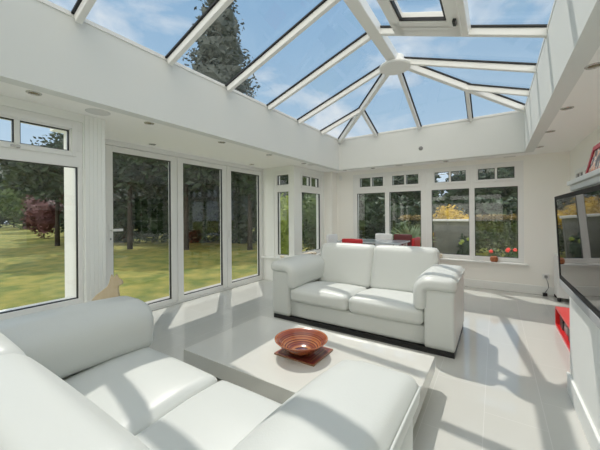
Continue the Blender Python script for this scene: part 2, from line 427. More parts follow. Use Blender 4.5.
for b in ((OX0-.10, OX0+.01, OY0-.1, OY1+.1), (OX1-.005, LX1+.06, OY0-.1, OY1+.1), (OX0+.01, OX1-.01, OY1-.01, OY1+.1), (OX0+.01, OX1-.01, OY0-.1, OY0+.01)):
    add_box(bm, *b, ZU-.03, ZU+.004)
obj('eaves_beam', bm, M['pvc'], lan)
def pane(pts, n):
    bm = bmesh.new(); add_prism(bm, [Vector(p)+Vector(n)*.002 for p in pts], n, .016); obj('glass_pane', bm, M['roofglass'], lan)
yl = ys
VENT = (BAY*.0, 0)
for a, b in zip(yl, yl[1:]):
    pane([PL(0, a), PL(RUN, a), PL(RUN, b), PL(0, b)], nl)
    if abs(a-(YA-BAY)) < .01:
        dv = RUN*.42                             # fixed pane near the eave, opening vent near the ridge
        pane([PR(0, a), PR(dv, a), PR(dv, b), PR(0, b)], nr)
        rv = RUN-.30
        pane([PR(dv+.09, a-.09), PR(rv-.06, a-.09), PR(rv-.06, b+.09), PR(dv+.09, b+.09)], nr); pane([PR(rv+.03, a), PR(RUN, a), PR(RUN, b), PR(rv+.03, b)], nr)
        bm = bmesh.new(); add_bar(bm, PR(dv, a), PR(dv, b), .058, .075, nr, -.016); vt = obj('transom', bm, M['pvc'], lan, bevel=.006)
        v = bmesh.new(); w_ = .12
        c = [(dv+.03, a-.03), (RUN-.10, a-.03), (RUN-.10, b+.03), (dv+.03, b+.03)]
        def vb(d0, y0, d1, y1): add_bar(v, PR(d0, y0), PR(d1, y1), w_, .10, nr, 0)
        vb(dv+.03, a-.08, rv+.03, a-.08); vb(dv+.03, a-.17, rv+.03, a-.17); vb(dv+.03, a-.24, rv+.03, a-.24); vb(dv+.03, b+.08, rv+.03, b+.08); vb(dv+.08, a-.02, dv+.08, b+.02); vb(rv-.03, a-.02, rv-.03, b+.02)
        vo = obj('vent_frame', v, M['pvc'], lan, bevel=.008)
        v = bmesh.new(); w_ = .03
        def vg(d0, y0, d1, y1): add_bar(v, PR(d0, y0), PR(d1, y1), .02, .03, nr, -.06)
        i0, i1, j0, j1 = dv+.145, rv-.095, a-.305, b+.145
        vg(i0, j0, i1, j0); vg(i0, j1, i1, j1); vg(i0, j0, i0, j1); vg(i1, j0, i1, j1)
        obj('gasket', v, M['gasket'], vo)
        v = bmesh.new(); add_bar(v, PR(dv+.06, a-.27), PR(dv+.06, a-.36), .03, .03, nr, -.10); obj('vent_catch', v, M['black'], vo, bevel=.004)
    else:
        pane([PR(0, a), PR(RUN, a), PR(RUN, b), PR(0, b)], nr)
for P, n in ((PL, nl), (PR, nr)):
    for ye, s in ((OY1, -1), (OY0, 1)):
        yj, ya = ye+s*BAY, ye+s*RY
        pane([P(0, ye), P(0, yj), P(BX, yj)], n); pane([P(0, yj), P(0, ya), P(RUN, ya), P(BX, yj)], n)
for P, n in ((PB, nb), (PF, nf)):
    for cx, s in ((LX0, 1), (LX1, -1)):
        pane([P(cx, 0), P(cx+s*BX, 0), P(cx+s*BX, BAY)], n); pane([P(cx+s*BX, 0), P(XM, 0), P(XM, RY), P(cx+s*BX, BAY)], n)

# ------------------------------------------------------------------ ceiling fittings
def downlight():
    o = empty('downlight'); bm = bmesh.new()
    add_lathe(bm, [(.034, .0), (.034, -.006), (.046, -.006), (.05, -.002), (.05, 0)], 24, cap=False); obj('bezel', bm, M['chrome'], o, smooth=True)
    bm = bmesh.new(); add_lathe(bm, [(.003, -.004), (.02, -.0042), (.0335, -.0022), (.0335, -.0005)], 20); obj('lamp', bm, M['lampglass'], o, smooth=True)
    return o
dl = [(-3.03, .80, 'downlight above the large window left of the doors'), (-3.03, 1.73, 'downlight in the left ceiling strip just past the ceiling speaker'),
      (-3.04, 2.73, 'downlight in the left ceiling strip above the middle door'), (-3.05, 3.735, 'downlight in the left ceiling strip nearest the far door'),
      (-3.9, 2.27, 'downlight in the door bay above the first glass door'), (-3.9, 4.25, 'downlight in the door bay above the last glass door'),
      (-3.03, 4.75, 'downlight in the left ceiling strip near the narrow window'), (-2.75, 5.98, 'downlight in the back ceiling strip nearest the left corner'),
      (-2.15, 6.08, 'downlight in the back ceiling strip over the leftmost back window'), (-.76, 6.10, 'downlight in the back ceiling strip under the round sensor'),
      (.56, 2.73, 'largest downlight in the right ceiling strip, nearest the viewer'), (.57, 3.69, 'second downlight in the right ceiling strip from the viewer'),
      (.56, 4.62, 'third downlight in the right ceiling strip from the viewer'), (.56, 5.60, 'smallest downlight in the right ceiling strip, by the back wall')]
d0 = None
for x, y, lb in dl:
    if d0 is None: d0 = downlight(); o = d0; o.location = (x, y, ZC)
    else: o = dup(d0, (x, y, ZC), 0)
    tag(o, 'recessed chrome ' + lb, 'downlight', 'recessed downlights')
def speaker(x, y, lb, r=.10):
    bm = bmesh.new(); add_lathe(bm, [(.002, -.004), (r*.9, -.004), (r, -.002), (r, 0)], 32)
    o = obj('ceiling_speaker', bm, M['grille'], smooth=True, loc=(x, y, ZC)); tag(o, lb, 'speaker')
speaker(-3.10, 1.28, 'round grey ceiling speaker above the fluted pilaster')
speaker(-2.98, 4.95, 'round grey ceiling speaker near the narrow window', .085)
speaker(-1.60, 6.06, 'round grey ceiling speaker in front of the second back window', .07)
o = obj('ceiling_vent', B((.13, .30, YB-.06, YB-.02, ZC-.008, ZC)), M['grille'], bevel=.002); tag(o, 'slim grey slot vent in the ceiling above the right back window', 'vent')
bm = bmesh.new(); add_lathe(bm, [(.038, 0), (.038, .006), (.028, .02), (.002, .024)], 20)
o = obj('round_sensor', bm, M['grey'], smooth=True, loc=(-1.156, OY1, 2.585)); o.rotation_euler = (PI/2, 0, 0); tag(o, 'small round grey sensor on the end face of the roof opening', 'sensor')
bm = bmesh.new(); add_box(bm, -.035, .035, -.03, 0, -.055, .055)
o = obj('alarm_sensor', bm, M['pvc'], bevel=.012, loc=(-2.99, YB, 2.2)); tag(o, 'small white alarm sensor high in the back left corner', 'sensor')

# ------------------------------------------------------------------ sofas
def make_sofa():
    W, D = 2.155, .98; hw = W/2; AW = .275; F = -D/2
    r = empty('sofa')
    obj('plinth', B((-hw+.012, hw-.008, F+.012, D/2-.05, 0, .052)), M['plinth'], r)
    L = M['leather']
    b = pillow(W-2*AW+.02, D-.04, .20, .02, (0, .004, 0), 8); obj('base', b, L, r, True, loc=(0, .02-.005, .052+.1))
    for s in (-1, 1):
        b = pillow(AW, D, .58, .022, (.006, .006, 0), 10); obj('arm_panel', b, L, r, True, loc=(s*(hw-AW/2), 0, .052+.29))
    # seat cushions
    sw = (W-2*AW)/2
    for s in (-1, 1):
        def wp(q):
            t = max(0, min(1, (q.y+.10)/.44)); q.z -= .035*t; return q
        b = pillow(sw-.006, .72, .175, .055, (.004, .012, .035), 18, wp); obj('seat_cushion', b, L, r, True, loc=(s*sw/2, F+.355-.012, .252+.0875-.002))
    # backrest shell and cushions
    def wsh(q): q.y += .10*(q.z+.33); return q
    b = pillow(W-2*AW+.02, .12, .64, .04, (0, .01, .0), 10, wsh); obj('back_shell', b, L, r, True, loc=(0, D/2-.035, .062+.32))
    for s in (-1, 1):
        def wb(q):
            t = (q.z+.28)/.56
            q.y += .205*t - .02*t*t
            return q
        b = pillow(sw+.012, .20, .56, .06, (.004, .022, .010), 20, wb); obj('back_cushion', b, L, r, True, loc=(s*(sw/2+.002), D/2-.215, .36+.28))
    # padded arm tops that fold down over the inner side
    for s in (-1, 1):
        th = .125; LL = .56
        R_ = .085; st = .245; arc = R_*PI/2; dn = LL-st-arc
        def wa(q, s=s):
            u = q.x + LL/2; n = q.z
            if u < st: x, z, nx, nz = -u, 0, 0, 1
            elif u < st+arc:
                a = (u-st)/R_; x, z, nx, nz = -st-R_*math.sin(a), -R_+R_*math.cos(a), -math.sin(a), math.cos(a)
            else: x, z, nx, nz = -st-R_, -R_-(u-st-arc), -1, 0
            yb = (q.y+.44)/.88
            return Vector((s*(x+nx*n), q.y, z+nz*n + .014*math.sin(min(1, max(0, yb))*PI*.75)))
        b = pillow(LL, .88, th, .055, (.0, .01, .022), 20, wa)
        o = obj('arm_pad', b, L, r, True, loc=(s*(hw+.022), F+.44-.035, .632+.043))
        # stitched welt along the outer rim
        bm = bmesh.new(); pts = []
        for k in range(19):
            yy = -.39+.78*k/18; yb = (yy+.44)/.88
            pts.append((s*.001, yy, .034+.014*math.sin(yb*PI*.75)))
        add_tube(bm, pts, .005, 6); obj('piping', bm, L, o, True)
    return r
YS = 3.07
s1 = make_sofa(); s1.location = (-1.3925, YS+.49, 0)
tag(s1, 'white leather two seat sofa facing the viewer across the low table', 'sofa', 'white leather sofas')
s2 = dup(s1, (-1.335, .68, 0), PI, 'white leather sofa in the foreground seen from behind its backrest', 'white leather sofas')

# ------------------------------------------------------------------ coffee table, mat, bowl
ct = empty('coffee_table', (-1.295, 2.02, 0))
obj('table_top', B((-.895, .895, -.49, .49, .115, .235)), M['gloss'], ct, bevel=.004)
obj('table_base', B((-.70, .70, -.33, .33, 0, .115)), M['gloss'], ct, bevel=.004)
tag(ct, 'low cream gloss slab coffee table between the two sofas', 'coffee table')
m_ = obj('table_mat', B((-.185, .185, -.157, .157, 0, .012)), M['mat'], bevel=.002, loc=(-1.302, 2.02, .2352)); tag(m_, 'square striped red wooden mat under the bowl', 'mat')
bw = empty('bowl', (-1.305, 1.985, .2474))
prof = [(.062, .0), (.066, .004), (.09, .012), (.14, .045), (.185, .085), (.213, .113), (.2135, .117), (.209, .117), (.18, .091), (.135, .053), (.085, .022), (.06, .0165)]
bm = bmesh.new(); add_lathe(bm, prof, 64, cap=False)
bm.faces.ensure_lookup_table()
vs = [v for v in bm.verts if abs(v.co.z) < 1e-6]; bm.faces.new(sorted(vs, key=lambda v: math.atan2(v.co.y, v.co.x)))
obj('bowl_body', bm, M['bowl'], bw, True)
bm = bmesh.new(); add_lathe(bm, [(.061, .0145), (.05, .0165), (.002, .0168)], 40); obj('bowl_centre', bm, M['bowlc'], bw, True)
tag(bw, 'wide ringed copper brown wooden bowl on the striped mat', 'bowl')

# ------------------------------------------------------------------ side table and wooden cat by the near sofa
stb = empty('side_table', (-3.13, 1.335, 0))
obj('table_top', B((-.13, .13, -.18, .18, .47, .50)), M['pvc'], stb, bevel=.004)
for sx in (-1, 1):
    for sy in (-1, 1): obj('leg', B((sx*.105-.015, sx*.105+.015, sy*.15-.015, sy*.15+.015, 0, .47)), M['pvc'], stb)
tag(stb, 'small white side table mostly hidden behind the near sofa arm', 'side table')
cat = [(-.155, 0), (.125, 0), (.135, .05), (.128, .11), (.118, .165), (.125, .19), (.155, .20), (.165, .215), (.155, .24), (.125, .262), (.115, .272), (.105, .302), (.088, .275), (.07, .272), (.058, .30), (.048, .265), (.038, .225), (.02, .185), (-.03, .145), (-.085, .105), (-.125, .06)]
bm = bmesh.new(); add_prism(bm, [(x, 0, z) for x, z in cat], (0, 1, 0), .03)
o = obj('cat_figure', bm, M['wood'], bevel=.008, loc=(-3.10, 1.325, .5003)); o.rotation_euler = (0, 0, .60); tag(o, 'pale wooden cutout figure of a seated cat beside the near sofa arm', 'cat figure')

# ------------------------------------------------------------------ right side: mantel, picture, television, red unit
ms = empty('mantel_shelf', (.435, 2.86, 1.46))
obj('shelf_board', B((0, .565, -3.5, 0, .085, .115)), M['pvc'], ms, bevel=.004)
obj('shelf_moulding', B((.015, .565, -3.5, -.02, .045, .085), (.027, .565, -3.5, -.04, 0, .045)), M['pvc'], ms, bevel=.008)
tag(ms, 'white moulded mantel shelf above the television', 'shelf')
pf = empty('picture_frame', (.50, 2.72, 1.576))
a = math.radians(13)
def lean(bm):
    for v in bm.verts: v.co = Vector((v.co.x*math.cos(a)+v.co.z*math.sin(a), v.co.y, v.co.z*math.cos(a)-v.co.x*math.sin(a) + .02*math.sin(a)))
    return bm
fh, fw_, fb = .215, .42, .035
obj('frame_border', lean(B((0, .02, -fb, 0, 0, fh), (0, .02, -fw_, -fw_+fb, 0, fh), (0, .02, -fw_+fb, -fb, 0, fb), (0, .02, -fw_+fb, -fb, fh-fb, fh))), M['frame_red'], pf, bevel=.003)
pm = mat('dark_photo_print', (.02, .02, .03), .3)
nt = pm.node_tree; tc = nt.nodes.new('ShaderNodeTexCoord'); nz = nt.nodes.new('ShaderNodeTexNoise'); nz.inputs['Scale'].default_value = 22; nz.inputs['Detail'].default_value = 1
cr = nt.nodes.new('ShaderNodeValToRGB'); cr.color_ramp.interpolation = 'CONSTANT'
for i, (p, c) in enumerate(((0, (.01, .01, .02)), (.46, (.05, .05, .09)), (.53, (.65, .62, .58)), (.60, (.55, .20, .05)))):
    e = cr.color_ramp.elements[i] if i < 2 else cr.color_ramp.elements.new(p); e.position = p; e.color = (*c, 1)
nt.links.new(tc.outputs['Object'], nz.inputs['Vector']); nt.links.new(nz.outputs['Fac'], cr.inputs['Fac']); nt.links.new(cr.outputs['Color'], nt.nodes['Principled BSDF'].inputs['Base Color'])
obj('photo', lean(B((.008, .016, -fw_+fb, -fb, fb, fh-fb))), pm, pf)
tag(pf, 'dark red framed picture leaning on the mantel shelf', 'picture')

tv = empty('television', (.397, 2.36, 1.157)); tv.rotation_euler = (0, math.radians(-2.4), 0)
tw, thh = 1.21, .635
obj('casing', B((.012, .038, -tw/2, tw/2, -thh/2, thh/2)), M['black'], tv, bevel=.004)
obj('screen', B((0, .012, -tw/2+.03, tw/2-.03, -thh/2+.045, thh/2-.025)), M['screen'], tv)
obj('bezel', B((-.004, .012, -tw/2, -tw/2+.03, -thh/2+.012, thh/2), (-.004, .012, tw/2-.03, tw/2, -thh/2+.012, thh/2), (-.004, .012, -tw/2+.03, tw/2-.03, thh/2-.025, thh/2), (-.004, .012, -tw/2+.03, tw/2-.03, -thh/2+.012, -thh/2+.045)), M['matte'], tv, bevel=.003)
obj('silver_strip', B((-.006, .038, -tw/2, tw/2, -thh/2-.04, -thh/2+.012)), M['satin'], tv, bevel=.004)
obj('wall_bracket', B((.038, .0625, -.3, .3, -.12, .12)), M['black'], tv)
tag(tv, 'black wall mounted television with a silver lower edge', 'television')

# red unit: open front faces the room (-x)
XU, U0, U1, HU = .595, 3.15, 4.66, .24
ru = empty('storage_unit', (XU, (U0+U1)/2, 0))
def rrect(y0, y1, z0, z1, r, n=6):
    pts = []
    for cy, cz, a0 in ((y1-r, z1-r, 0), (y0+r, z1-r, 90), (y0+r, z0+r, 180), (y1-r, z0+r, 270)):
        for k in range(n+1):
            t = math.radians(a0+90*k/n); pts.append((cy+r*math.cos(t), cz+r*math.sin(t)))
    return pts
hl = (U1-U0)/2
oo, ii = rrect(-hl, hl, 0, HU, .05), rrect(-hl+.025, hl-.025, .025, HU-.025, .035)
bm = bmesh.new()
vo = [[bm.verts.new((x, p, q)) for p, q in oo] for x in (0, .36)]; vi = [[bm.verts.new((x, p, q)) for p, q in ii] for x in (0, .34)]
n = len(oo)
for k in range(n):
    j = (k+1) % n
    bm.faces.new((vo[0][k], vo[0][j], vo[1][j], vo[1][k])); bm.faces.new((vi[0][k], vi[1][k], vi[1][j], vi[0][j])); bm.faces.new((vo[0][k], vi[0][k], vi[0][j], vo[0][j]))
bm.faces.new(vo[1]); bm.faces.new(vi[1][::-1])
obj('shell', bm, M['red'], ru, bevel=.003)
tag(ru, 'low red open fronted storage unit with rounded corners below the television', 'storage unit')
rng = random.Random(4)
yy = U1-.09; k = 0
labs = ['black boxed device at the far end inside the red unit', 'silver boxed device second from the far end in the red unit', 'second black device box third from the far end in the red unit', 'black cased device fourth from the far end in the red unit', 'silver slim box fifth from the far end in the red unit', 'black slim box nearest the viewer in the red unit']
for (d, h, m) in ((.17, .13, 'black'), (.15, .10, 'silver'), (.12, .145, 'black'), (.2, .14, 'black'), (.13, .11, 'silver'), (.16, .15, 'black')):
    o = obj('device_box', B((0, .24, -d, 0, 0, h)), M[m], bevel=.008, loc=(XU+.03+.01*(k % 3), yy, .0255)); tag(o, labs[k], 'device', 'devices stored in the red unit'); k += 1
    yy -= d + .012

# white cabinet on castors in the far right corner, cable beside it
tr = empty('white_cabinet', (.873, 6.08, 0))
obj('body', B((-.09, .10, -.17, .15, .06, .70)), M['pvc'], tr, bevel=.006)
for sx, sy in ((-.065, -.145), (.075, -.145), (-.065, .125), (.075, .125)):
    bm = bmesh.new(); add_lathe(bm, [(.002, 0), (.02, 0), (.026, .02), (.026, .045), (.012, .06)], 16, (sx, sy, 0)); obj('castor', bm, M['black'], tr, True)
tag(tr, 'slim white cabinet on black castors in the back right corner', 'cabinet')
cb = empty('power_cable', (.69, YB, 0))
bm = bmesh.new(); add_box(bm, -.045, .045, -.012, 0, .26, .35); obj('socket_plate', bm, M['pvc'], cb, bevel=.004)
bm = bmesh.new(); add_box(bm, -.02, .02, -.05, -.012, .285, .33); obj('plug', bm, M['grey'], cb, bevel=.006)
bm = bmesh.new(); add_tube(bm, [(0, -.045, .29), (.02, -.06, .22), (.03, -.06, .14), (.005, -.06, .09), (-.02, -.075, .05)], .006, 8); obj('flex', bm, M['grey'], cb, True)
bm = bmesh.new(); add_box(bm, -.05, .01, -.11, -.05, 0, .05); obj('adaptor', bm, M['black'], cb, bevel=.008)
tag(cb, 'grey plug and cable with black adaptor at the foot of the back wall', 'cable')

# ------------------------------------------------------------------ dining set behind the far sofa
dt = empty('dining_table', (-1.97, 5.50, 0))
obj('table_top', B((-.58, .62, -.36, .36, .825, .85)), M['tabletop'], dt, bevel=.005)
for sx in (-.5, .54):
    for sy in (-.3, .3): obj('leg', B((sx-.03, sx+.03, sy-.03, sy+.03, 0, .825)), M['pvc'], dt)
tag(dt, 'pale grey gloss dining table behind the far sofa', 'dining table')
def chair(m):
    r = empty('dining_chair')
    b = pillow(.38, .36, .06, .02, (0, 0, .012), 6); obj('seat', b, m, r, True, loc=(0, 0, .47))
    def wp(q): q.y += .05*(q.z+.24); return q
    b = pillow(.37, .045, .48, .02, (0, .008, .004), 8, wp); obj('backrest', b, m, r, True, loc=(0, .175, .70))
    for sx in (-.16, .16):
        for sy in (-.14, .14):
            bm = bmesh.new(); add_tube(bm, [(sx*1.05, sy*1.05, 0), (sx, sy, .45)], .013, 8); obj('leg', bm, M['chrome'], r, True)
    return r
G = 'chairs around the dining table'
c1 = chair(M['redfab']); c1.location = (-2.03, 4.86, 0); c1.rotation_euler = (0, 0, PI+.05); tag(c1, 'red leather dining chair on the sofa side of the dining table', 'chair', G)
c2 = chair(M['whitechair']); c2.location = (-2.66, 5.52, 0); c2.rotation_euler = (0, 0, PI/2-.15); tag(c2, 'white dining chair at the left end of the dining table', 'chair', G)
c3 = dup(c2, (-1.965, 6.0, 0), .0, 'white dining chair on the window side of the dining table', G)
c4 = chair(M['darkred']); c4.location = (-1.575, 6.0, 0); c4.rotation_euler = (0, 0, 0); tag(c4, 'dark red dining chair on the window side of the dining table', 'chair', G)
c5 = dup(c1, (-1.34, 5.42, 0), -PI/2-.1, 'red leather dining chair at the right end of the dining table', G)

# ------------------------------------------------------------------ small things on the sills
def lathe_thing(name, prof, m, loc, label, cat, seg=20):
    bm = bmesh.new(); add_lathe(bm, prof, seg); o = obj(name, bm, m, smooth=True, loc=loc); tag(o, label, cat); return o
zs = ZS-.0018
lathe_thing('clay_pot', [(.045, 0), (.058, .02), (.062, .06), (.05, .09), (.04, .095), (.035, .085)], M['terracotta'], (-.02, YB-.04, zs), 'small round terracotta pot on the right back window sill', 'pot')
lathe_thing('white_pot', [(.028, 0), (.036, .06), (.038, .085), (.03, .085)], M['shell'], (-.885, YB-.04, zs), 'tiny pale pot on the back sill behind the far sofa arm', 'pot')
lathe_thing('tea_light', [(.03, 0), (.036, .02), (.034, .045), (.025, .045)], M['shell'], (-3.555, YR1-.045, zs), 'small pale tea light holder on the narrow window sill', 'candle')
rng = random.Random(2)
sh = [(5.06, .03, 'small pale shell at the left end of the sill row'), (5.16, .035, 'second pale shell from the left on the sill'), (5.27, .042, 'largest rounded shell on the sill in the row'), (5.40, .038, 'pale shell right of the largest one on the sill'), (5.50, .03, 'small pale shell at the right end of the sill row')]
for y, r, lb in sh:
    bm = pillow(r*2.1, r*2.4, r*1.5, r*.7, (0, 0, .004), 8)
    for v in bm.verts: v.co *= 1 + .12*math.sin(14*math.atan2(v.co.y, v.co.x))
    zmin = min(v.co.z for v in bm.verts)
    o = obj('sea_shell', bm, M['shell'], smooth=True, loc=(XL+.043, y, zs-zmin)); tag(o, lb, 'shell', 'shells on the sill by the back left corner')

# ------------------------------------------------------------------ outside
ZG = -.16
struct(obj('floor_garden', B((-90, XD-T-.9, -60, 90, ZG-.4, ZG), (XD-T-.9, 60, YB+T+.9, 90, ZG-.4, ZG), (XD-T-.9, 60, -60, YF-T, ZG-.4, ZG)), M['lawn']))
struct(obj('floor_terrace', B((XD-T-.9, XL-T, YF-T, YB+T+.9, ZG-.3, ZG+.004), (XL-T, 6, YB+T, YB+T+.9, ZG-.3, ZG+.004)), M['paving']))
CAMH = 1.35; yaw = .582482
FW = Vector((-math.sin(yaw), math.cos(yaw), 0)); RT = Vector((math.cos(yaw), math.sin(yaw), 0))
def garden(bearing, d):         # a spot in the garden at a bearing (tangent from the view axis) and distance
    return FW*d + RT*(bearing*d)
def leaves(blobs, n, size, rng, shell=.55, flat=False, core=True):
    vs, fs = [], []
    tot = sum(b[3]*b[4]*b[5] for b in blobs)**1
    vol = [b[3]*b[4]*b[5] for b in blobs]
    for b, v in zip(blobs, vol):
        for _ in range(int(n*v/sum(vol))):
            while True:
                p = Vector((rng.uniform(-1, 1), rng.uniform(-1, 1), rng.uniform(-1, 1)))
                if shell**2 < p.length_squared <= 1: break
            lump = 1 + .16*math.sin(5*p.x+b[0])*math.sin(6*p.z+1) + .12*math.sin(9*p.y+4*p.z)
            c = Vector((b[0]+p.x*b[3]*lump, b[1]+p.y*b[4]*lump, b[2]+p.z*b[5]*lump))
            s = size*rng.uniform(.6, 1.4)
            d = Vector((rng.gauss(0, 1), rng.gauss(0, 1), rng.gauss(0, .6))).normalized(); e = d.orthogonal().normalized(); k = rng.uniform(0, 6.3)
            g = e*math.cos(k) + d.cross(e)*math.sin(k)
            i = len(vs); vs += [c-d*s, c+g*s*.45, c+d*s, c-g*s*.45 + d.cross(g)*s*.15]; fs.append((i, i+1, i+2, i+3))
    me = bpy.data.meshes.new('foliage'); me.from_pydata([tuple(v) for v in vs], [], fs)
    if core:                                     # dense inner twigs: a solid lumpy heart
        bm = bmesh.new(); bm.from_mesh(me)
        for b in blobs:
            q = bmesh.ops.create_icosphere(bm, subdivisions=2, radius=1)
            for v in q['verts']:
                p = v.co.copy(); l = .74*(1 + .16*math.sin(5*p.x+b[0])*math.sin(6*p.z+1) + .12*math.sin(9*p.y+4*p.z))
                v.co = Vector((b[0]+p.x*b[3]*l, b[1]+p.y*b[4]*l, b[2]+p.z*b[5]*l))
        bm.to_mesh(me); bm.free()
    return me
def tree(name, loc, blobs, n, size, m, label, cat='tree', trunk=.2, seed=1, group=None, core=True):
    rng = random.Random(seed); r = empty(name, (loc[0], loc[1], ZG))
    link('foliage', leaves(blobs, n, size, rng, core=core), M[m], r)
    if trunk:
        bm = bmesh.new(); top = max(b[2] for b in blobs)
        add_tube(bm, [(0, 0, -.05), (.02, 0, top*.3), (-.03, .02, top*.7), (0, 0, top)], [trunk, trunk*.8, trunk*.6, trunk*.3], 10); obj('trunk', bm, M['bark'], r, True)
    tag(r, label, cat, group); return r
# the tall conifer seen through the roof
p = garden(-.268, 19.0)
con = [(0, 0, 2.6+k*1.85, 3.6*(1-k/9)+.3, 3.6*(1-k/9)+.3, 1.5) for k in range(8)]
tree('conifer_tree', p, con, 13000, .15, 'leaf_conifer', 'tall dark conifer rising above the roof glass on the left', trunk=.28, seed=3)
specs = [  # bearing, distance, height, radius, material, label
 (-1.05, 41, 10.3, 3.2, 'leaf_dark', 'dark broad tree across the lawn at the far left of the large window'),
 (-.93, 38, 7.6, 3.0, 'leaf_mid', 'green tree across the lawn in the middle of the large window'),
 (-.78, 33, 12.0, 3.0, 'leaf_dark', 'dark tree across the lawn at the right of the large window'),
 (-.60, 27, 9.0, 3.2, 'leaf_dark', 'tall dark tree behind the far hedge beyond the first glass door'),
 (-.41, 26.5, 9.0, 3.2, 'leaf_dark', 'tall dark tree behind the far hedge beyond the middle glass door'),
 (-.08, 24.5, 6.8, 2.8, 'leaf_dark', 'tall dark tree behind the far hedge to the right of the doors'),
 (.03, 17, 4.6, 1.6, 'leaf_mid', 'green tree outside the window by the back left corner'),
 (.22, 17, 4.7, 1.7, 'leaf_dark', 'dark tree outside the leftmost back window'),
 (.38, 18, 4.9, 1.6, 'leaf_dark', 'dark tree outside the second back window'),
 (.58, 21.5, 5.6, 2.0, 'leaf_dark', 'dark tree behind the yellow bush outside'),
 (.735, 20, 5.4, 2.1, 'leaf_dark', 'dark tree behind the hedge outside the rightmost back window'),
]
for i, (b, d, h, r, m, lb) in enumerate(specs):
    p = garden(b, d); rng = random.Random(40+i)
    blobs = [(0, 0, h*.52, r, r, h*.44)] + [(rng.uniform(-.6, .6)*r, rng.uniform(-.6, .6)*r, h*rng.uniform(.22, .85), r*.55, r*.55, h*.2) for _ in range(6)]
    tree('garden_tree', p, blobs, 3000, .05*r+.10, m, lb, trunk=.06*r+.05, seed=60+i, group='trees across the garden')
# broad trees nearer the house whose crowns shade the middle of the lawn
for b, d, z0_, z1_, r, lb in ((-.70, 21.5, 2.4, 8.5, 2.4, 'tall tree behind the hedge beyond the left half of the first glass door'), (-.82, 15.4, 2.4, 5.0, 2.5, 'broad tree over the lawn in the large window with high crown'),
        (-.575, 13.6, 2.6, 7.0, 2.7, 'high crowned tree on the lawn beyond the first glass door'), (-.385, 13.2, 2.6, 6.2, 2.3, 'high crowned tree on the lawn beyond the middle glass door'), (-.17, 13.0, 2.4, 5.0, 1.8, 'high crowned tree on the lawn beyond the last glass door')):
    p = garden(b, d); rng = random.Random(int(d*10)); h = (z1_-z0_)/2; zc = (z0_+z1_)/2
    blobs = [(0, 0, zc, r, r, h)] + [(rng.uniform(-.5, .5)*r, rng.uniform(-.5, .5)*r, zc+rng.uniform(-.4, .4)*h, r*.6, r*.6, h*.5) for _ in range(5)]
    tree('lawn_tree', p, blobs, 3600, .17, 'leaf_dark', lb, trunk=.12, seed=int(d*7), group='trees on the lawn')
# long dark hedge closing the far side of the lawn
for (b0, d0_), (b1, d1_), hh, lb in (((-1.35, 46.5), (-.80, 43), 4.2, 'tall dark hedge at the far side of the lawn seen in the large window'), ((-.68, 17.6), (.03, 15.6), 3.2, 'tall dark hedge at the far side of the lawn seen through the doors'), ((.09, 13.6), (.95, 15.2), 2.3, 'tall dark hedge far behind the back windows')):
    h0, h1 = garden(b0, d0_), garden(b1, d1_); dv = h1-h0; L_ = dv.length
    hd = empty('boundary_hedge', ((h0.x+h1.x)/2, (h0.y+h1.y)/2, ZG)); hd.rotation_euler = (0, 0, math.atan2(dv.y, dv.x)); nb_ = int(L_/2.2)
    bl = [(-L_/2+L_*(k+.5)/nb_, 0, hh*.48, L_/nb_*.75, .9, hh*.52) for k in range(nb_)]
    link('foliage', leaves(bl, 4500, .20, random.Random(nb_), .75), M['leaf_dark'], hd)
    tag(hd, lb, 'hedge')
# nearer shrubs
def shrub(name, b, d, h, r, m, lb, n=1200, s=.07, seed=5, cat='shrub', core=True):
    p = garden(b, d); rng = random.Random(seed)
    blobs = [(0, 0, h*.5, r, r, h*.5)] + [(rng.uniform(-.5, .5)*r, rng.uniform(-.5, .5)*r, h*rng.uniform(.4, .8), r*.5, r*.5, h*.25) for _ in range(4)]
    return tree(name, p, blobs, n, s, m, lb, cat, trunk=.03, seed=seed, core=core)
shrub('purple_shrub', -.865, 21, 3.4, 1.2, 'leaf_purple', 'purple leaved shrub across the lawn in the large window', 1600, .12, 7)
shrub('dark_shrub', -.735, 17.5, 2.2, 1.2, 'leaf_dark', 'round dark shrub on the lawn at the right of the large window', 1500, .12, 8)
shrub('bright_shrub', -.055, 8.8, 2.3, .55, 'leaf_light', 'bright yellow green shrub outside the narrow window', 1500, .07, 9)
shrub('leafy_shrub', .055, 10.5, 2.3, .7, 'leaf_mid', 'green leafy shrub outside the window by the back left corner', 1500, .08, 10)
p = garden(.500, 10.3)
tree('yellow_bush', p, [(0, 0, 1.36, .46, .46, .46), (.42, .27, 1.24, .36, .3, .28), (0, 0, .7, .45, .45, .6)], 2600, .05, 'flower_yellow', 'round bush full of yellow flowers behind the garden wall', 'bush', trunk=.03, seed=11)
shrub('green_bush', .35, 9.3, 1.25, .5, 'leaf_mid', 'low green bush outside the second back window', 1200, .07, 12)
# hedge with copper tops along the back garden
h0, h1 = garden(.34, 11.8), garden(.84, 11.0)
hd = empty('garden_hedge', ((h0.x+h1.x)/2, (h0.y+h1.y)/2, ZG)); dv = (h1-h0); L_ = dv.length; hd.rotation_euler = (0, 0, math.atan2(dv.y, dv.x))
rng = random.Random(21)
bl = [(-L_/2+L_*(k+.5)/12, 0, .68, L_/20, .35, .70) for k in range(12)]
link('foliage', leaves(bl, 5200, .07, rng, .7), M['leaf_hedge'], hd)
bl = [(-L_/2+L_*(k+.5)/12, 0, 1.36, L_/20, .30, .11) for k in range(12)]
link('top_growth', leaves(bl, 2600, .06, rng, .3, core=False), M['leaf_copper'], hd)
tag(hd, 'long clipped hedge with copper coloured top outside the back windows', 'hedge')
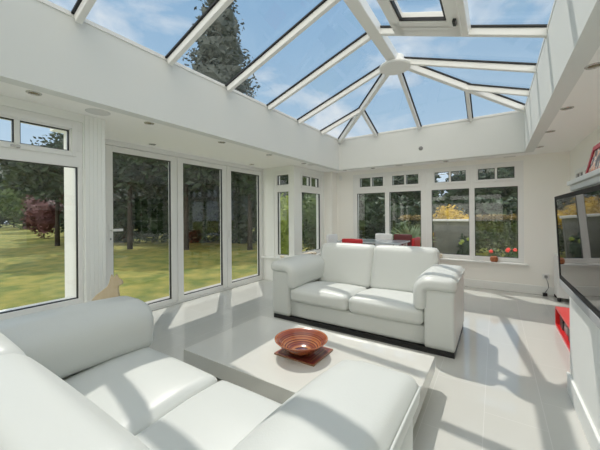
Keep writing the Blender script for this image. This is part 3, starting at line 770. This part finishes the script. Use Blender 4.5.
# rendered garden wall with pale coping
gw = empty('garden_wall', (-1.35, 9.15, ZG))
obj('wall_body', B((-.12, .82, 0, .2, 0, 1.30)), M['stone'], gw); obj('coping', B((-.15, .85, -.03, .23, 1.30, 1.36)), M['coping'], gw, bevel=.008)
tag(gw, 'low grey garden wall with pale coping outside the back windows', 'wall')
# spiky plant, planted bed in front of the right back windows
sp = empty('spiky_plant', (*garden(.372, 7.7)[:2], ZG)); rng = random.Random(31)
vs, fs = [], []
for k in range(70):
    a_, el = rng.uniform(0, 6.3), rng.uniform(.25, 1.45); d = Vector((math.cos(a_)*math.cos(el), math.sin(a_)*math.cos(el), math.sin(el))); s_ = d.cross(Vector((0, 0, 1))).normalized()*.022
    c = Vector((0, 0, .75)); l = rng.uniform(.5, .75); i = len(vs)
    vs += [c-s_, c+s_, c+d*l*.6+s_-Vector((0, 0, .02)), c+d*l-Vector((0, 0, .12)), c+d*l*.6-s_-Vector((0, 0, .02))]; fs.append((i, i+1, i+2, i+3, i+4))
me = bpy.data.meshes.new('blades'); me.from_pydata([tuple(v) for v in vs], [], fs); link('blades', me, M['leaf_spiky'], sp)
bm = bmesh.new(); add_tube(bm, [(0, 0, 0), (0, 0, .8)], [.07, .06], 10); obj('stem', bm, M['bark'], sp, True)
tag(sp, 'pale spiky leaved plant outside the second back window', 'plant')
for k, (b, d, h, m, lb) in enumerate(((.655, 7.7, .60, 'leaf_hedge', 'leafy plant with one red bloom nearest the sill pot outside'), (.715, 7.6, .62, 'leaf_mid', 'leafy plant with red blooms outside the right back window'), (.775, 7.5, .62, 'leaf_hedge', 'leafy plant with a large red bloom by the right window edge'), (.555, 7.75, .98, 'leaf_dark', 'dark leafy plant with pale blooms in front of the garden wall'))):
    o = shrub('flowering_plant', b, d, h, .17, m, lb, 420, .045, 70+k, 'plant'); o['group'] = 'flowering plants below the back windows'
    rng = random.Random(90+k)
    for q in range((1, 3, 2, 3)[k]):
        bm = pillow(.085, .085, .07, .03, (0, 0, .008), 5)
        for v in bm.verts: v.co *= 1 + .2*math.sin(21*v.co.x*9+13*v.co.z*9)
        obj('bloom', bm, M['flower_red'] if k < 3 else M['leaf_light'], o, False, loc=(rng.uniform(-.12, .12), rng.uniform(-.18, -.08), h*rng.uniform(.72, .98)))

# ------------------------------------------------------------------ sky, sun, camera
w = bpy.data.worlds.new('sky'); S.world = w; w.use_nodes = True
nt = w.node_tree; bg = nt.nodes['Background']
tc = nt.nodes.new('ShaderNodeTexCoord'); sp_ = nt.nodes.new('ShaderNodeSeparateXYZ'); nt.links.new(tc.outputs['Generated'], sp_.inputs[0])
r = nt.nodes.new('ShaderNodeValToRGB'); nt.links.new(sp_.outputs[2], r.inputs['Fac'])
e = r.color_ramp.elements; e[0].position = 0; e[0].color = (.62, .74, .86, 1); e[1].position = 1; e[1].color = (.20, .38, .66, 1)
x = e.new(.30); x.color = (.37, .55, .74, 1); x = e.new(.6); x.color = (.27, .46, .69, 1)
nz = nt.nodes.new('ShaderNodeTexNoise'); nz.inputs['Scale'].default_value = 3.4; nz.inputs['Detail'].default_value = 7; nz.inputs['Roughness'].default_value = .55; nz.inputs['Distortion'].default_value = .3
mp = nt.nodes.new('ShaderNodeMapping'); mp.inputs['Scale'].default_value = (1, 1, 2.2); mp.inputs['Location'].default_value = (.3, .1, .2)
nt.links.new(tc.outputs['Generated'], mp.inputs['Vector']); nt.links.new(mp.outputs[0], nz.inputs['Vector'])
cr = nt.nodes.new('ShaderNodeValToRGB'); cr.color_ramp.elements[0].position = .50; cr.color_ramp.elements[1].position = .70
cr.color_ramp.elements[0].color = (0, 0, 0, 1); cr.color_ramp.elements[1].color = (.85, .85, .85, 1); nt.links.new(nz.outputs['Fac'], cr.inputs['Fac'])
mx = nt.nodes.new('ShaderNodeMixRGB'); mx.inputs['Color2'].default_value = (.90, .92, .94, 1)
nt.links.new(cr.outputs['Color'], mx.inputs['Fac']); nt.links.new(r.outputs['Color'], mx.inputs['Color1'])
# unseen bright cloud bank behind the viewer, added to fill the room with light
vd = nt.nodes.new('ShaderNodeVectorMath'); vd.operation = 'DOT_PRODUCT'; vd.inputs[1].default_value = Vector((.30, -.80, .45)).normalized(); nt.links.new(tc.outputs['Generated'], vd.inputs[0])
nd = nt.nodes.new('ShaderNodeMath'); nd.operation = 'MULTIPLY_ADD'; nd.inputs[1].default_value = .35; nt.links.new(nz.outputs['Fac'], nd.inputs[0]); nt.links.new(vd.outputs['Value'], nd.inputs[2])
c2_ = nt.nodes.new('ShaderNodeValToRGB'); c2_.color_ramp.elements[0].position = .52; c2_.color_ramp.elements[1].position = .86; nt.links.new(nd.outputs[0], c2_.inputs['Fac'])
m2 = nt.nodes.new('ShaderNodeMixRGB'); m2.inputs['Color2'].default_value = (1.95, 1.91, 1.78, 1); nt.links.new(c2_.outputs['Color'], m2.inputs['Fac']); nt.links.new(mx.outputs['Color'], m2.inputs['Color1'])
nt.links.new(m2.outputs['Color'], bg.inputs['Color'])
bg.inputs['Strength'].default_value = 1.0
sun = bpy.data.lights.new('sun', 'SUN'); sun.energy = 2.55; sun.angle = .0093; sun.color = (1, .96, .89)
so = bpy.data.objects.new('sun', sun); COL.objects.link(so); so.location = (-8, 8, 12)
so.rotation_euler = Vector((.42, -.41, -1)).to_track_quat('-Z', 'Y').to_euler()

cam = bpy.data.cameras.new('camera'); cam.sensor_width = 36; cam.lens = 296.07/600*36; cam.shift_y = (215.02-225)/600; cam.clip_start = .05; cam.clip_end = 300
co = bpy.data.objects.new('camera', cam); COL.objects.link(co)
roll = -.00789; c_, s_ = math.cos(roll), math.sin(roll); Z = Vector((0, 0, 1))
rt, up = RT*c_ + Z*s_, RT*-s_ + Z*c_
co.matrix_world = Matrix(((rt.x, up.x, -FW.x, 0), (rt.y, up.y, -FW.y, 0), (rt.z, up.z, -FW.z, CAMH), (0, 0, 0, 1)))
S.camera = co
vs_ = S.view_settings; vs_.view_transform = 'Standard'; vs_.look = 'None'; vs_.exposure = 0.06; vs_.gamma = 1; vs_.use_curve_mapping = False
S.cycles.max_bounces = 14; S.cycles.diffuse_bounces = 8; S.cycles.glossy_bounces = 6; S.cycles.transparent_max_bounces = 24
S.cycles.use_denoising = True
